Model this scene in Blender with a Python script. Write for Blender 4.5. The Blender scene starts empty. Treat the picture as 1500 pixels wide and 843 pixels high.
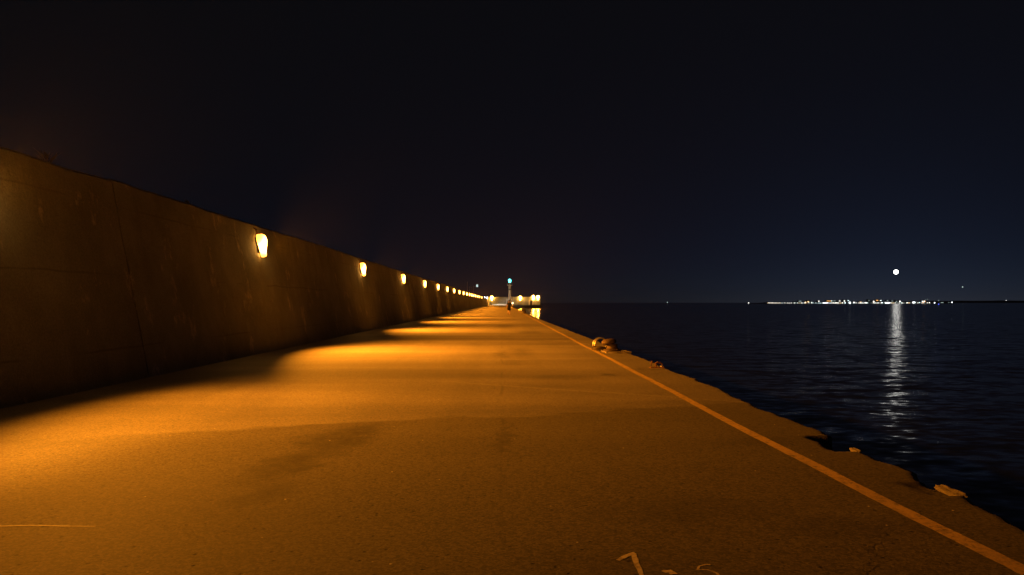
import bpy, bmesh, math, random
from mathutils import Vector, Matrix, noise
random.seed(7)
sc = bpy.context.scene
COL = sc.collection
R = math.radians
PI = math.pi

# ------------------------------------------------------------------ camera
EYE = 1.5
YAW, PITCH = R(0.79), R(1.137)
FPX = 26.0 / 36.0 * 1500.0
cam_d = bpy.data.cameras.new('camera')
cam = bpy.data.objects.new('camera', cam_d)
COL.objects.link(cam)
cam.location = (0, 0, EYE)
cam.rotation_euler = (PI / 2 + PITCH, 0, -YAW)
cam_d.sensor_width = 36.0
cam_d.lens = 26.0
cam_d.clip_start = 0.05
cam_d.clip_end = 30000
sc.camera = cam
CR = Matrix.Rotation(-YAW, 3, 'Z') @ Matrix.Rotation(PI / 2 + PITCH, 3, 'X')

def ray(px, py):
    return CR @ Vector(((px - 750) / FPX, (421.5 - py) / FPX, -1))
def at(px, py, D):
    d = ray(px, py)
    return Vector((0, 0, EYE)) + d * (D / d.y)
def ground(px, py, z=0.0):
    d = ray(px, py)
    return Vector((0, 0, EYE)) + d * ((z - EYE) / d.z)

# ------------------------------------------------------------------ object helpers
def obj(name, bm, mat, parent=None, smooth=False, label=None):
    me = bpy.data.meshes.new(name)
    bmesh.ops.recalc_face_normals(bm, faces=bm.faces[:])
    bm.to_mesh(me)
    bm.free()
    if smooth:
        for p in me.polygons:
            p.use_smooth = True
    me.materials.append(mat)
    o = bpy.data.objects.new(name, me)
    COL.objects.link(o)
    if parent:
        o.parent = parent
    if label:
        o['label'] = label
    return o
def thing(name, label, cat, loc=(0, 0, 0), rotz=0.0, group=None):
    o = bpy.data.objects.new(name, None)
    o.empty_display_size = 0.2
    COL.objects.link(o)
    o.location = loc
    o.rotation_euler = (0, 0, rotz)
    tag(o, label, cat, group)
    return o
def tag(o, label, cat, group=None):
    o['label'] = label
    o['category'] = cat
    o['kind'] = 'thing'
    if group:
        o['group'] = group
    return o
def struct(name, bm, mat, smooth=False):
    o = obj(name, bm, mat, None, smooth)
    o['kind'] = 'structure'
    return o
def dup(root, loc, rotz=0.0, label=None, group=None):
    r = root.copy()
    COL.objects.link(r)
    r.location = loc
    r.rotation_euler = (0, 0, rotz)
    if label: r['label'] = label
    if group: r['group'] = group
    for ch in list(root.children):
        c = ch.copy()
        COL.objects.link(c)
        c.parent = r
        for g in list(ch.children):
            d = g.copy()
            COL.objects.link(d)
            d.parent = c
    return r

def box(bm, x0, x1, y0, y1, z0, z1, bevel=0.0, m=None):
    r = bmesh.ops.create_cube(bm, size=1.0)
    vs = r['verts']
    for v in vs:
        v.co = Vector((x0 + (v.co.x + .5) * (x1 - x0), y0 + (v.co.y + .5) * (y1 - y0), z0 + (v.co.z + .5) * (z1 - z0)))
    if bevel:
        es = list({e for v in vs for e in v.link_edges})
        g = bmesh.ops.bevel(bm, geom=es, offset=bevel, segments=2, affect='EDGES', profile=.5)
        vs = list({v for f in g['faces'] for v in f.verts} | {v for v in vs if v.is_valid})
    if m is not None:
        bmesh.ops.transform(bm, matrix=m, verts=[v for v in vs if v.is_valid])
    return vs
def lathe(bm, prof, n=20, m=None, cap=True):
    rings = []
    for (r, z) in prof:
        rings.append([bm.verts.new((r * math.cos(2 * PI * i / n), r * math.sin(2 * PI * i / n), z)) for i in range(n)])
    for a, b in zip(rings, rings[1:]):
        for i in range(n):
            bm.faces.new((a[i], a[(i + 1) % n], b[(i + 1) % n], b[i]))
    if cap:
        bm.faces.new(rings[0][::-1])
        bm.faces.new(rings[-1])
    if m is not None:
        bmesh.ops.transform(bm, matrix=m, verts=[v for r_ in rings for v in r_])
def tube(bm, pts, r, n=8, closed=False):
    pts = [Vector(p) for p in pts]
    rings = []
    N = len(pts)
    for i, p in enumerate(pts):
        a = pts[(i - 1) % N] if (closed or i > 0) else p
        b = pts[(i + 1) % N] if (closed or i < N - 1) else p
        t = (b - a).normalized()
        u = t.cross(Vector((0, 0, 1)))
        if u.length < 1e-3:
            u = t.cross(Vector((0, 1, 0)))
        u.normalize()
        w = t.cross(u)
        rr = r[i] if isinstance(r, (list, tuple)) else r
        rings.append([bm.verts.new(p + (u * math.cos(2 * PI * k / n) + w * math.sin(2 * PI * k / n)) * rr) for k in range(n)])
    prs = list(zip(rings, rings[1:]))
    if closed:
        prs.append((rings[-1], rings[0]))
    for a, b in prs:
        for k in range(n):
            bm.faces.new((a[k], a[(k + 1) % n], b[(k + 1) % n], b[k]))
    if not closed:
        bm.faces.new(rings[0][::-1])
        bm.faces.new(rings[-1])
def fbm(x, y, z=0.0, o=4):
    return noise.fractal(Vector((x, y, z)), 1.0, 2.0, o)

# ------------------------------------------------------------------ node helpers
class NT:
    def __init__(s, name):
        s.mat = bpy.data.materials.new(name)
        s.mat.use_nodes = True
        s.t = s.mat.node_tree
        s.t.nodes.clear()
        s.out = s.t.nodes.new('ShaderNodeOutputMaterial')
        s._co = None
    def n(s, typ, ins=None, **kw):
        nd = s.t.nodes.new(typ)
        for k, v in kw.items():
            setattr(nd, k, v)
        for k, v in (ins or {}).items():
            s.set(nd.inputs[k], v)
        return nd
    def set(s, sock, v):
        if isinstance(v, bpy.types.NodeSocket):
            s.t.links.new(v, sock)
        elif isinstance(v, (int, float)) and hasattr(sock.default_value, '__len__'):
            sock.default_value = (v, v, v, 1)[:len(sock.default_value)]
        elif hasattr(v, '__len__') and len(v) == 3 and len(sock.default_value) == 4:
            sock.default_value = (*v, 1)
        else:
            sock.default_value = v
    def co(s):
        if s._co is None:
            s._co = s.n('ShaderNodeTexCoord').outputs['Object']
        return s._co
    def map(s, vec, loc=(0, 0, 0), rot=(0, 0, 0), scale=(1, 1, 1), typ='POINT'):
        return s.n('ShaderNodeMapping', {'Vector': vec, 'Location': loc, 'Rotation': rot, 'Scale': scale}, vector_type=typ).outputs[0]
    def noise(s, scale, detail=3, rough=.55, vec=None, out='Fac', dist=0.0):
        return s.n('ShaderNodeTexNoise', {'Vector': vec if vec is not None else s.co(), 'Scale': scale, 'Detail': detail, 'Roughness': rough, 'Distortion': dist}).outputs[0 if out == 'Fac' else 1]
    def math(s, op, a, b=0.0, clamp=False):
        nd = s.n('ShaderNodeMath', operation=op, use_clamp=clamp)
        s.set(nd.inputs[0], a)
        s.set(nd.inputs[1], b)
        return nd.outputs[0]
    def rng(s, v, a, b, c=0.0, d=1.0, smooth=False):
        return s.n('ShaderNodeMapRange', {'Value': v, 'From Min': a, 'From Max': b, 'To Min': c, 'To Max': d}, interpolation_type='SMOOTHSTEP' if smooth else 'LINEAR').outputs[0]
    def mix(s, f, a, b, typ='MIX'):
        nd = s.n('ShaderNodeMix', data_type='RGBA', blend_type=typ)
        s.set(nd.inputs[0], f)
        s.set(nd.inputs[6], a)
        s.set(nd.inputs[7], b)
        return nd.outputs[2]
    def bump(s, h, strength=.3, dist=.01, normal=None):
        nd = s.n('ShaderNodeBump', {'Height': h, 'Strength': strength, 'Distance': dist})
        if normal is not None:
            s.set(nd.inputs['Normal'], normal)
        return nd.outputs[0]
    def bsdf(s, col, rough=.8, normal=None, metal=0.0, spec=.4, **kw):
        p = s.n('ShaderNodeBsdfPrincipled', {'Base Color': col, 'Roughness': rough, 'Metallic': metal, 'Specular IOR Level': spec})
        for k, v in kw.items():
            s.set(p.inputs[k], v)
        if normal is not None:
            s.set(p.inputs['Normal'], normal)
        s.t.links.new(p.outputs[0], s.out.inputs[0])
        return s.mat

def simple(name, col, rough=.7, metal=0.0, var=.25, scale=6.0, bump=.15):
    m = NT(name)
    f = m.noise(scale, 5, .6)
    c = m.mix(m.rng(f, .3, .7), tuple(k * (1 - var) for k in col), tuple(min(1, k * (1 + var)) for k in col))
    return m.bsdf(c, m.rng(f, .3, .7, max(.05, rough - .12), min(1, rough + .12)), m.bump(m.noise(scale * 6, 3), bump, .01), metal)
def glow(name, col, strength):
    m = NT(name)
    e = m.n('ShaderNodeEmission', {'Color': col, 'Strength': strength})
    m.t.links.new(e.outputs[0], m.out.inputs[0])
    return m.mat

# ------------------------------------------------------------------ materials
def asphalt():
    m = NT('asphalt')
    co = m.co()
    patch = m.noise(.33, 4, .6)
    bands = m.noise(1.0, 3, .55, m.map(co, scale=(.09, .55, 1)))  # cross bands paint in lamplight shading of deck undulations
    tyre = m.noise(1.0, 3, .5, m.map(co, scale=(1.3, .035, 1)))
    c = m.mix(m.rng(patch, .32, .68), (.09, .083, .073), (.14, .128, .112))
    c = m.mix(.75, c, m.mix(m.rng(bands, .35, .65), (.078, .072, .064), (.165, .151, .133)), 'MIX')
    c = m.mix(m.rng(tyre, .5, .7, 0, .3), c, (.06, .056, .05))
    # newer, darker laying of asphalt nearest the camera, with a wandering joint; its dark also paints in the fading lamplight
    sep = m.n('ShaderNodeSeparateXYZ', {'Vector': co}).outputs
    wob = m.math('MULTIPLY', m.math('SUBTRACT', m.noise(.8, 3), .5), .9)
    yj = m.math('ADD', m.math('SUBTRACT', sep[1], m.math('MULTIPLY', sep[0], .33)), wob)
    near = m.math('MULTIPLY', m.rng(yj, 9.75, 9.95, 1, 0), m.rng(m.math('ADD', sep[0], m.math('MULTIPLY', sep[1], -.12)), -6.1, -4.0, 0, 1, True))
    c = m.mix(m.math('MULTIPLY', near, .8), c, (.052, .047, .041))
    yj2 = m.math('ADD', m.math('ADD', sep[1], m.math('MULTIPLY', sep[0], .62)), m.math('MULTIPLY', wob, .35))
    seam = m.rng(m.math('ABSOLUTE', m.math('SUBTRACT', yj2, 13.35)), .03, .12, .5, 0)
    seam = m.math('MULTIPLY', seam, m.rng(sep[0], -1.6, -.2))
    c = m.mix(seam, c, (.21, .195, .17))
    strip = m.rng(m.math('ADD', sep[0], m.math('MULTIPLY', wob, .05)), 2.93, 2.97, 0, .3)
    c = m.mix(strip, c, (.05, .047, .043))
    # stains with a shape of their own
    nv = m.n('ShaderNodeVectorMath', {0: m.noise(1.6, 4, .65, out='Color'), 1: (.5, .5, .5)}, operation='SUBTRACT').outputs[0]
    dv = m.n('ShaderNodeVectorMath', {0: nv, 3: 1.1}, operation='SCALE').outputs[0]
    wc = m.n('ShaderNodeVectorMath', {0: co, 1: dv}, operation='ADD').outputs[0]
    tot = None
    for (cx, cy, sx, sy, rot, k) in STAINS:
        v = m.map(wc, loc=(cx, cy, 0), rot=(0, 0, rot), scale=(sx, sy, 1e6), typ='TEXTURE')
        L = m.n('ShaderNodeVectorMath', {0: v}, operation='LENGTH').outputs['Value']
        f = m.rng(L, .2, 1.05, k, 0, True)
        tot = f if tot is None else m.math('MAXIMUM', tot, f)
    tot = m.math('MULTIPLY', tot, m.math('MULTIPLY', m.rng(m.noise(7, 5, .75), .34, .55, .5, 1), m.rng(m.noise(1.9, 3, .6), .33, .52, .7, 1)))
    c = m.mix(tot, c, (.014, .012, .01))
    # cracks
    w2 = m.n('ShaderNodeVectorMath', {0: co, 1: m.n('ShaderNodeVectorMath', {0: m.noise(2.2, 4, .7, out='Color'), 3: .8}, operation='SCALE').outputs[0]}, operation='ADD').outputs[0]
    vo = m.n('ShaderNodeTexVoronoi', {'Vector': w2, 'Scale': .17}, feature='DISTANCE_TO_EDGE', voronoi_dimensions='2D').outputs['Distance']
    crack = m.math('MULTIPLY', m.rng(vo, .0012, .0035, .5, 0), m.rng(m.noise(.25, 2), .45, .6))
    # joint running along the middle of the deck
    mid = m.rng(m.math('ABSOLUTE', m.math('ADD', sep[0], m.math('MULTIPLY', m.math('SUBTRACT', m.noise(.9, 3), .5), .16))), .012, .035, .35, 0)
    mid = m.math('MULTIPLY', mid, m.rng(m.noise(.5, 3, .6), .46, .56))
    crack = m.math('MAXIMUM', crack, mid)
    c = m.mix(crack, c, (.02, .018, .016))
    # aggregate
    grain = m.noise(70, 3, .7)
    agg = m.n('ShaderNodeTexVoronoi', {'Vector': co, 'Scale': 55.0, 'Randomness': 1.0})
    aggv = m.n('ShaderNodeSeparateColor', {'Color': agg.outputs['Color']}).outputs[0]
    c = m.mix(.85, c, m.rng(aggv, 0, 1, .45, 1.5), 'MULTIPLY')
    c = m.mix(.8, c, m.rng(grain, .3, .7, .45, 1.55), 'MULTIPLY')
    pit = m.n('ShaderNodeTexVoronoi', {'Vector': co, 'Scale': 16.0})
    pr = m.n('ShaderNodeSeparateColor', {'Color': pit.outputs['Color']}).outputs
    pits = m.math('MULTIPLY', m.rng(pit.outputs['Distance'], .12, .26, 1, 0), m.math('GREATER_THAN', pr[0], .8))
    c = m.mix(pits, c, (.012, .011, .01))
    chip = m.n('ShaderNodeTexVoronoi', {'Vector': m.map(co, loc=(3.3, 1.7, 0)), 'Scale': 9.0})
    cr = m.n('ShaderNodeSeparateColor', {'Color': chip.outputs['Color']}).outputs
    chips = m.math('MULTIPLY', m.rng(chip.outputs['Distance'], .05, .1, 1, 0), m.math('GREATER_THAN', cr[0], .9))
    c = m.mix(chips, c, (.5, .46, .4))
    h = m.math('ADD', m.math('MULTIPLY', grain, .6), m.math('MULTIPLY', m.noise(30, 3, .6), .3))
    h = m.math('SUBTRACT', h, m.math('MULTIPLY', m.math('MAXIMUM', pits, crack), .9))
    h = m.math('ADD', h, m.math('MULTIPLY', chips, .6))
    return m.bsdf(c, m.rng(near, 0, 1, .62, .8), m.bump(h, .6, .007), 0, m.rng(near, 0, 1, .5, .3))

def seawall_mat(name='old_concrete', dark=1.0):
    m = NT(name)
    co = m.co()
    big = m.noise(.4, 5, .62)
    st = m.noise(1.0, 5, .65, m.map(co, scale=(1, 1.1, .5)))
    c = m.mix(m.rng(big, .3, .7), (.12 * dark, .13 * dark, .13 * dark), (.24 * dark, .262 * dark, .265 * dark))
    c = m.mix(m.rng(st, .5, .75, 0, .5), c, (.085 * dark, .076 * dark, .064 * dark))
    lime = m.noise(1.0, 6, .72, m.map(co, loc=(4, 9, 2), scale=(1, 1.2, .7)))
    c = m.mix(m.rng(lime, .58, .70, 0, .85), c, (.52 * dark, .49 * dark, .44 * dark))
    c = m.mix(.5, c, m.rng(m.noise(30, 4, .7), .3, .7, .55, 1.45), 'MULTIPLY')
    # horizontal pour lines
    z = m.n('ShaderNodeSeparateXYZ', {'Vector': co}).outputs[2]
    zz = m.math('ADD', z, m.math('MULTIPLY', m.noise(.7, 2), .12))
    ln = m.rng(m.math('ABSOLUTE', m.math('SUBTRACT', m.math('FRACT', m.math('MULTIPLY', zz, .72)), .5)), .0, .022, .55, 0)
    c = m.mix(m.math('MULTIPLY', ln, m.rng(m.noise(.6, 2), .42, .6)), c, (.07 * dark, .06 * dark, .05 * dark))
    h = m.math('ADD', m.noise(5, 6, .7), m.math('MULTIPLY', m.noise(38, 3, .7), .35))
    return m.bsdf(c, .88, m.bump(h, .8, .05), 0, .2)

def paint(name, col, wear=.5):
    m = NT(name)
    f = m.noise(14, 5, .75)
    c = m.mix(m.rng(f, wear - .06, wear + .14, 1, 0), (.06, .055, .048), col)
    c = m.mix(.5, c, m.rng(m.noise(70, 3, .7), .3, .7, .5, 1.5), 'MULTIPLY')
    c = m.mix(m.rng(m.noise(1.1, 4, .6), .45, .75, 0, .35), c, (.09, .08, .065))
    return m.bsdf(c, .66, m.bump(m.noise(60, 3, .7), .6, .007), 0, .45)

def water_mat():
    m = NT('sea_water')
    co = m.co()
    def nrm(vec, scale, amp, det):
        nz = m.noise(scale, det, .55, vec, 'Color')
        a = m.n('ShaderNodeVectorMath', {0: nz, 1: (.5, .5, .5)}, operation='SUBTRACT').outputs[0]
        return m.n('ShaderNodeVectorMath', {0: a, 1: (amp * 1.25, amp * .95, 0)}, operation='MULTIPLY').outputs[0]
    rot = m.map(co, rot=(0, 0, R(-26)), scale=(.5, 1, 1))
    a = nrm(rot, .9, .30, 2)
    b = nrm(m.map(co, loc=(7, 3, 0), rot=(0, 0, R(-34)), scale=(.6, 1, 1)), 3.4, .30, 2)
    s = m.n('ShaderNodeVectorMath', {0: a, 1: b}, operation='ADD').outputs[0]
    s = m.n('ShaderNodeVectorMath', {0: s, 1: (0, 0, 1)}, operation='ADD').outputs[0]
    s = m.n('ShaderNodeVectorMath', {0: s}, operation='NORMALIZE').outputs[0]
    return m.bsdf((.003, .004, .005), .15, s, 0, .5, IOR=1.33)

# ground positions for stains, measured on the deck plane
STAINS = []
def stain(px, py, sx, sy, rot=0.0, k=.8):
    p = ground(px, py)
    STAINS.append((p.x, p.y, sx, sy, rot, k))
stain(500, 642, .46, 1.4, R(-6), .95)
stain(430, 680, .42, 1.2, R(-12), .95)
stain(385, 722, .34, .6, R(-20), .8)
stain(895, 549, .22, .5, 0, .85)
stain(735, 519, .3, 2.2, 0, .6)
stain(762, 516, .5, 2.6, 0, .5)
stain(775, 487, .8, 3.2, 0, .6)
stain(740, 478, .9, 5.0, 0, .55)
stain(823, 553, .9, .9, 0, .35)
stain(752, 531, .5, 1.0, 0, .4)
stain(945, 541, .35, .5, 0, .5)
stain(1130, 645, .7, .35, R(20), .35)
stain(740, 640, .12, 1.6, 0, .6)
stain(1020, 750, .9, .5, R(10), .4)
stain(880, 830, .8, .35, 0, .3)
stain(1250, 770, .8, .35, 0, .35)
stain(50, 650, 1.0, .3, 0, .3)

M = {}
M['asphalt'] = asphalt()
M['concrete'] = seawall_mat('old_concrete', .98)
M['quay'] = seawall_mat('quay_concrete', .75)
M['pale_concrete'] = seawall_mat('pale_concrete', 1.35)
M['line'] = paint('yellow_road_paint', (.39, .275, .07), .55)
M['faint'] = paint('faded_paint', (.14, .125, .105), .64)
M['chalk'] = paint('worn_pale_paint', (.42, .37, .31), .55)
M['white'] = simple('white_paint', (.72, .71, .67), .6, 0, .15, 3)
M['grey'] = simple('grey_paint', (.22, .22, .22), .55, .2)
M['housing'] = simple('rusty_grey_housing', (.09, .075, .06), .55, .6, .4, 9)
M['iron'] = simple('rusty_cast_iron', (.05, .034, .026), .72, .35, .45, 7, .5)
M['steel'] = simple('galvanised_steel', (.5, .49, .47), .38, .8, .2, 12)
M['rope'] = simple('old_rope', (.05, .037, .026), .95, 0, .4, 30, .6)
M['rust'] = simple('rust', (.13, .06, .03), .85, .2, .5, 14, .5)
M['chunk'] = simple('broken_concrete', (.15, .13, .115), .9, 0, .4, 14, .7)
M['dark'] = simple('dark_paint', (.03, .03, .032), .6)
M['weed'] = simple('dry_weed', (.12, .10, .05), .8)
M['shore'] = simple('dark_rock', (.03, .032, .035), .95, 0, .4, .05)
M['housewall'] = simple('house_plaster', (.16, .15, .14), .9, 0, .2, .3)
M['houseroof'] = simple('house_roof', (.06, .05, .045), .9, 0, .2, .3)
SOD = (1.0, .29, .012)
def lamp_glass(name, s):
    m = NT(name)       # hot around the burner, dimmer and redder towards the rim of the glass
    v = m.n('ShaderNodeVectorMath', {0: m.map(m.co(), loc=(0, 0, .06), scale=(0, 4.0, 2.5), typ='POINT')}, operation='LENGTH').outputs['Value']
    f = m.rng(v, .25, 1.0, 1, 0, True)
    c = m.mix(f, (1.0, .32, .03), (1.0, .47, .09))
    e = m.n('ShaderNodeEmission', {'Color': c, 'Strength': m.rng(f, 0, 1, 7.0, s)})
    m.t.links.new(e.outputs[0], m.out.inputs[0])
    return m.mat
M['sodium'] = lamp_glass('sodium_glass', 42.0)
M['sodium_far'] = glow('sodium_glass_far', (1.0, .43, .06), 150.0)
M['teal'] = glow('green_beacon_glass', (.10, 1.0, 1.0), 7.0)
M['warmdot'] = glow('small_lantern_glass', (1.0, .66, .35), 5.0)
M['moon'] = glow('moonlit_rock', (1.0, .99, .93), 9.0)
for nm, c, s in (('lit_cool', (.72, .95, 1.0), 4.2), ('lit_white', (1, .97, .88), 5), ('lit_warm', (1, .66, .32), 2.6),
                 ('lit_amber', (1, .45, .12), 2.0), ('lit_dim', (.65, .85, .8), 1.0), ('lit_flood', (.85, .92, 1.0), 12), ('lit_blue', (.1, .15, 1), 3.5), ('lit_bright', (.93, .98, 1.0), 6)):
    M[nm] = glow(nm, c, s)

# ------------------------------------------------------------------ sky, moon
MOON_PX = (1312.5, 398.5)
md = ray(*MOON_PX).normalized()
world = bpy.data.worlds.new('World')
sc.world = world
world.use_nodes = True
wn = world.node_tree
wn.nodes.clear()
sky = wn.nodes.new('ShaderNodeTexSky')
sky.sky_type = 'NISHITA'
sky.sun_disc = False
elev = math.asin(md.z)
azim = math.atan2(md.x, md.y)
sky.sun_elevation = elev
sky.sun_rotation = azim
sky.air_density = .35
sky.dust_density = .3
sky.ozone_density = 6.0
tint = wn.nodes.new('ShaderNodeMix')
tint.data_type = 'RGBA'
tint.blend_type = 'MULTIPLY'
tint.inputs[0].default_value = 1
tint.inputs[7].default_value = (1.0, .83, .9, 1)
bg = wn.nodes.new('ShaderNodeBackground')
bg.inputs[1].default_value = .00145
wo = wn.nodes.new('ShaderNodeOutputWorld')
wn.links.new(sky.outputs[0], tint.inputs[6])
glowadd = wn.nodes.new('ShaderNodeMix')     # faint town light pollution all over the sky
glowadd.data_type = 'RGBA'
glowadd.blend_type = 'ADD'
glowadd.inputs[0].default_value = 1
glowadd.inputs[7].default_value = (1.9, 1.85, 1.6, 1)
wn.links.new(tint.outputs[2], glowadd.inputs[6])
wn.links.new(glowadd.outputs[2], bg.inputs[0])
wn.links.new(bg.outputs[0], wo.inputs[0])

sd = bpy.data.lights.new('moonlight', 'SUN')
sd.energy = .0005
sd.angle = R(.5)
sd.color = (1.0, .97, .9)
so = bpy.data.objects.new('moonlight', sd)
COL.objects.link(so)
so.rotation_euler = (-md).to_track_quat('-Z', 'Y').to_euler()
so.location = (30, 50, 60)

bm = bmesh.new()
bmesh.ops.create_icosphere(bm, subdivisions=4, radius=1.0)
mo = obj('moon', bm, M['moon'], None, True)
mo.location = md * 9000
mo.scale = (9000 * 0.0026,) * 3
tag(mo, 'bright white full moon low in the night sky above the distant town', 'moon')
bm = bmesh.new()
bmesh.ops.create_icosphere(bm, subdivisions=2, radius=1.0)
star = obj('star', bm, M['lit_dim'], None, True)
star.location = ray(1410, 420.5).normalized() * 9000
star.scale = (5.5,) * 3
tag(star, 'tiny faint star low in the sky to the right of the moon', 'star')

# ------------------------------------------------------------------ sea
WZ = -1.5
bm = bmesh.new()
bmesh.ops.create_grid(bm, x_segments=2, y_segments=2, size=1)
bmesh.ops.transform(bm, matrix=Matrix.Translation((0, 2050, WZ)) @ Matrix.Diagonal((3900, 2300, 1, 1)), verts=bm.verts[:])
struct('sea', bm, water_mat())

# ------------------------------------------------------------------ pier deck
EDGE = [(-60, 3.45), (0, 3.45), (4.2, 3.46), (5.0, 3.50), (5.6, 3.57), (6.2, 3.60), (6.7, 3.65), (7.0, 3.57), (7.45, 3.62), (8.2, 3.7), (8.32, 3.74), (8.6, 3.78), (9.4, 3.72),
        (10.9, 3.69), (11.6, 3.69), (12.8, 3.77), (15, 3.80), (17, 3.72), (19, 3.80), (21, 3.74), (33, 3.66), (44, 3.57), (62, 3.40), (100, 3.35), (160, 3.3), (352, 3.3)]
def edge_x(y):
    for (a, xa), (b, xb) in zip(EDGE, EDGE[1:]):
        if a <= y <= b:
            return xa + (xb - xa) * (y - a) / (b - a)
    return EDGE[-1][1]
def deck_h(x, y):
    fade = min(1, max(0, (x + 7.0)))
    return .012 * fbm(x * .22, y * .35, 3.1, 3) * fade
ys = []
y = -60.0
while y < 352:
    ys.append(y)
    y += (2.0 if y < 0 else .05 if y < 14 else .09 if y < 30 else .25 if y < 70 else 1.2)
ys.append(352.0)
bm = bmesh.new()
rows = []
NX = 26
for y in ys:
    ex = edge_x(y) + .05 * fbm(y * 1.3, 1.7, 0, 5) - .014 * noise.cell(Vector((y * 2.3 + .17, 3.5, .5))) - .013 * noise.cell(Vector((y * 6.1, 1.5, .5))) - .11 * max(0, fbm(y * .9, 6.1, 0, 4) - .35) + .022 * fbm(y * 9, 4.4, 0, 4)
    row = []
    notch = .13 * max(0, min(1, (y - 7.42) / .05, (8.3 - y) / .12)) + .03 * max(0, min(1, (y - 5.7) / .1, (6.15 - y) / .1))
    for x in [-8.2 + (ex - .42 + 8.2) * (i / (NX - 6)) for i in range(NX - 5)] + [ex - .34, ex - .27, ex - .18, ex - .1, ex - .05]:
        k = max(0, min(1, (x - (ex - .26)) / .07)) * notch
        row.append(bm.verts.new((x, y, deck_h(x, y) - k)))
    zz = deck_h(ex, y) - notch
    c1 = .012 + .016 * abs(fbm(y * 6, 7.7, 0, 3))
    row.append(bm.verts.new((ex, y, zz - c1)))
    row.append(bm.verts.new((ex + .02 * fbm(y * 3, 2.2, 0, 4), y, zz - .16)))
    row.append(bm.verts.new((ex - .03 + .05 * fbm(y * 2, 5.2, 0, 4), y, zz - .6)))
    row.append(bm.verts.new((ex - .03, y, -3.5)))
    rows.append(row)
for a, b in zip(rows, rows[1:]):
    for i in range(len(a) - 1):
        bm.faces.new((a[i], a[i + 1], b[i + 1], b[i]))
struct('pier_deck', bm, M['asphalt'], True)

def sheet(name, pts, width, mat, dz=.004, step=.15, jitter=.08):
    """painted stroke lying on the deck: a ribbon along pts"""
    bm = bmesh.new()
    P = []
    for a, b in zip(pts, pts[1:]):
        a, b = Vector(a), Vector(b)
        n = max(2, int((b - a).length / step))
        for k in range(n):
            P.append(a.lerp(b, k / n))
    P.append(Vector(pts[-1]))
    prev = None
    for i, p in enumerate(P):
        t = (P[min(i + 1, len(P) - 1)] - P[max(i - 1, 0)]).normalized()
        nrm = Vector((-t.y, t.x))
        w0 = width * .5 * (1 + jitter * fbm(p.x * 5 + 3, p.y * 5, 1, 4) * 2)
        w1 = width * .5 * (1 + jitter * fbm(p.x * 5 + 30, p.y * 5, 8, 4) * 2)
        q = []
        for s in (-w0, 0, w1):
            v = p + nrm * s
            q.append(bm.verts.new((v.x, v.y, deck_h(v.x, v.y) + dz)))
        if prev:
            for k in (0, 1):
                bm.faces.new((prev[k], prev[k + 1], q[k + 1], q[k]))
        prev = q
    o = obj(name, bm, mat)
    if sum(p_.normal.z for p_ in o.data.polygons) < 0:
        o.data.flip_normals()
    return o
line_pts = [(2.90, 1.5), (2.91, 4.2), (2.87, 5.5), (2.855, 8.5), (2.86, 14), (2.85, 19), (2.82, 29), (2.82, 55), (2.75, 120), (2.7, 351)]
o = sheet('edge_line', line_pts, .128, M['line'], .005, .12, .06)
o['kind'] = 'structure'
def g2(px, py):
    p = ground(px, py)
    return (p.x, p.y)
o = sheet('painted_mark', [g2(905, 822.5), g2(917, 816), g2(928, 811.5), g2(932, 822), g2(936, 835), g2(943, 858)], .03, M['chalk'], .002, .02, .5)
tag(o, 'hooked pale paint stroke like an arrowhead on the asphalt at the picture foot', 'road marking')
o = sheet('painted_mark', [g2(1058, 850), g2(1049, 841), g2(1036, 836.5), g2(1021, 836), g2(1024, 831), g2(1034, 828.5), g2(1041, 829)], .02, M['chalk'], .002, .02, .5)
tag(o, 'curled thin pale paint stroke on the asphalt beside the hooked stroke', 'road marking')
o = sheet('painted_mark', [g2(973, 840), g2(980, 838), g2(986, 843)], .03, M['chalk'], .002, .02, .5)
tag(o, 'small pale paint fleck on the asphalt between the two longer strokes', 'road marking')
o = sheet('painted_mark', [g2(-30, 771), g2(60, 770), g2(140, 771)], .024, M['faint'], .002, .04, .25)
tag(o, 'faint broken pale line across the bright asphalt near the wall side', 'road marking')
o = sheet('painted_mark', [g2(797, 499), g2(835, 500)], .12, M['chalk'], .002, .1, .4)
tag(o, 'thin pale cross line meeting the yellow edge line on its land side', 'road marking')
o = sheet('painted_mark', [g2(846, 503.5), g2(864, 504.3)], .12, M['chalk'], .002, .1, .4)
tag(o, 'short pale cross line between the yellow line and the quay edge by the bollard', 'road marking')

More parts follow.
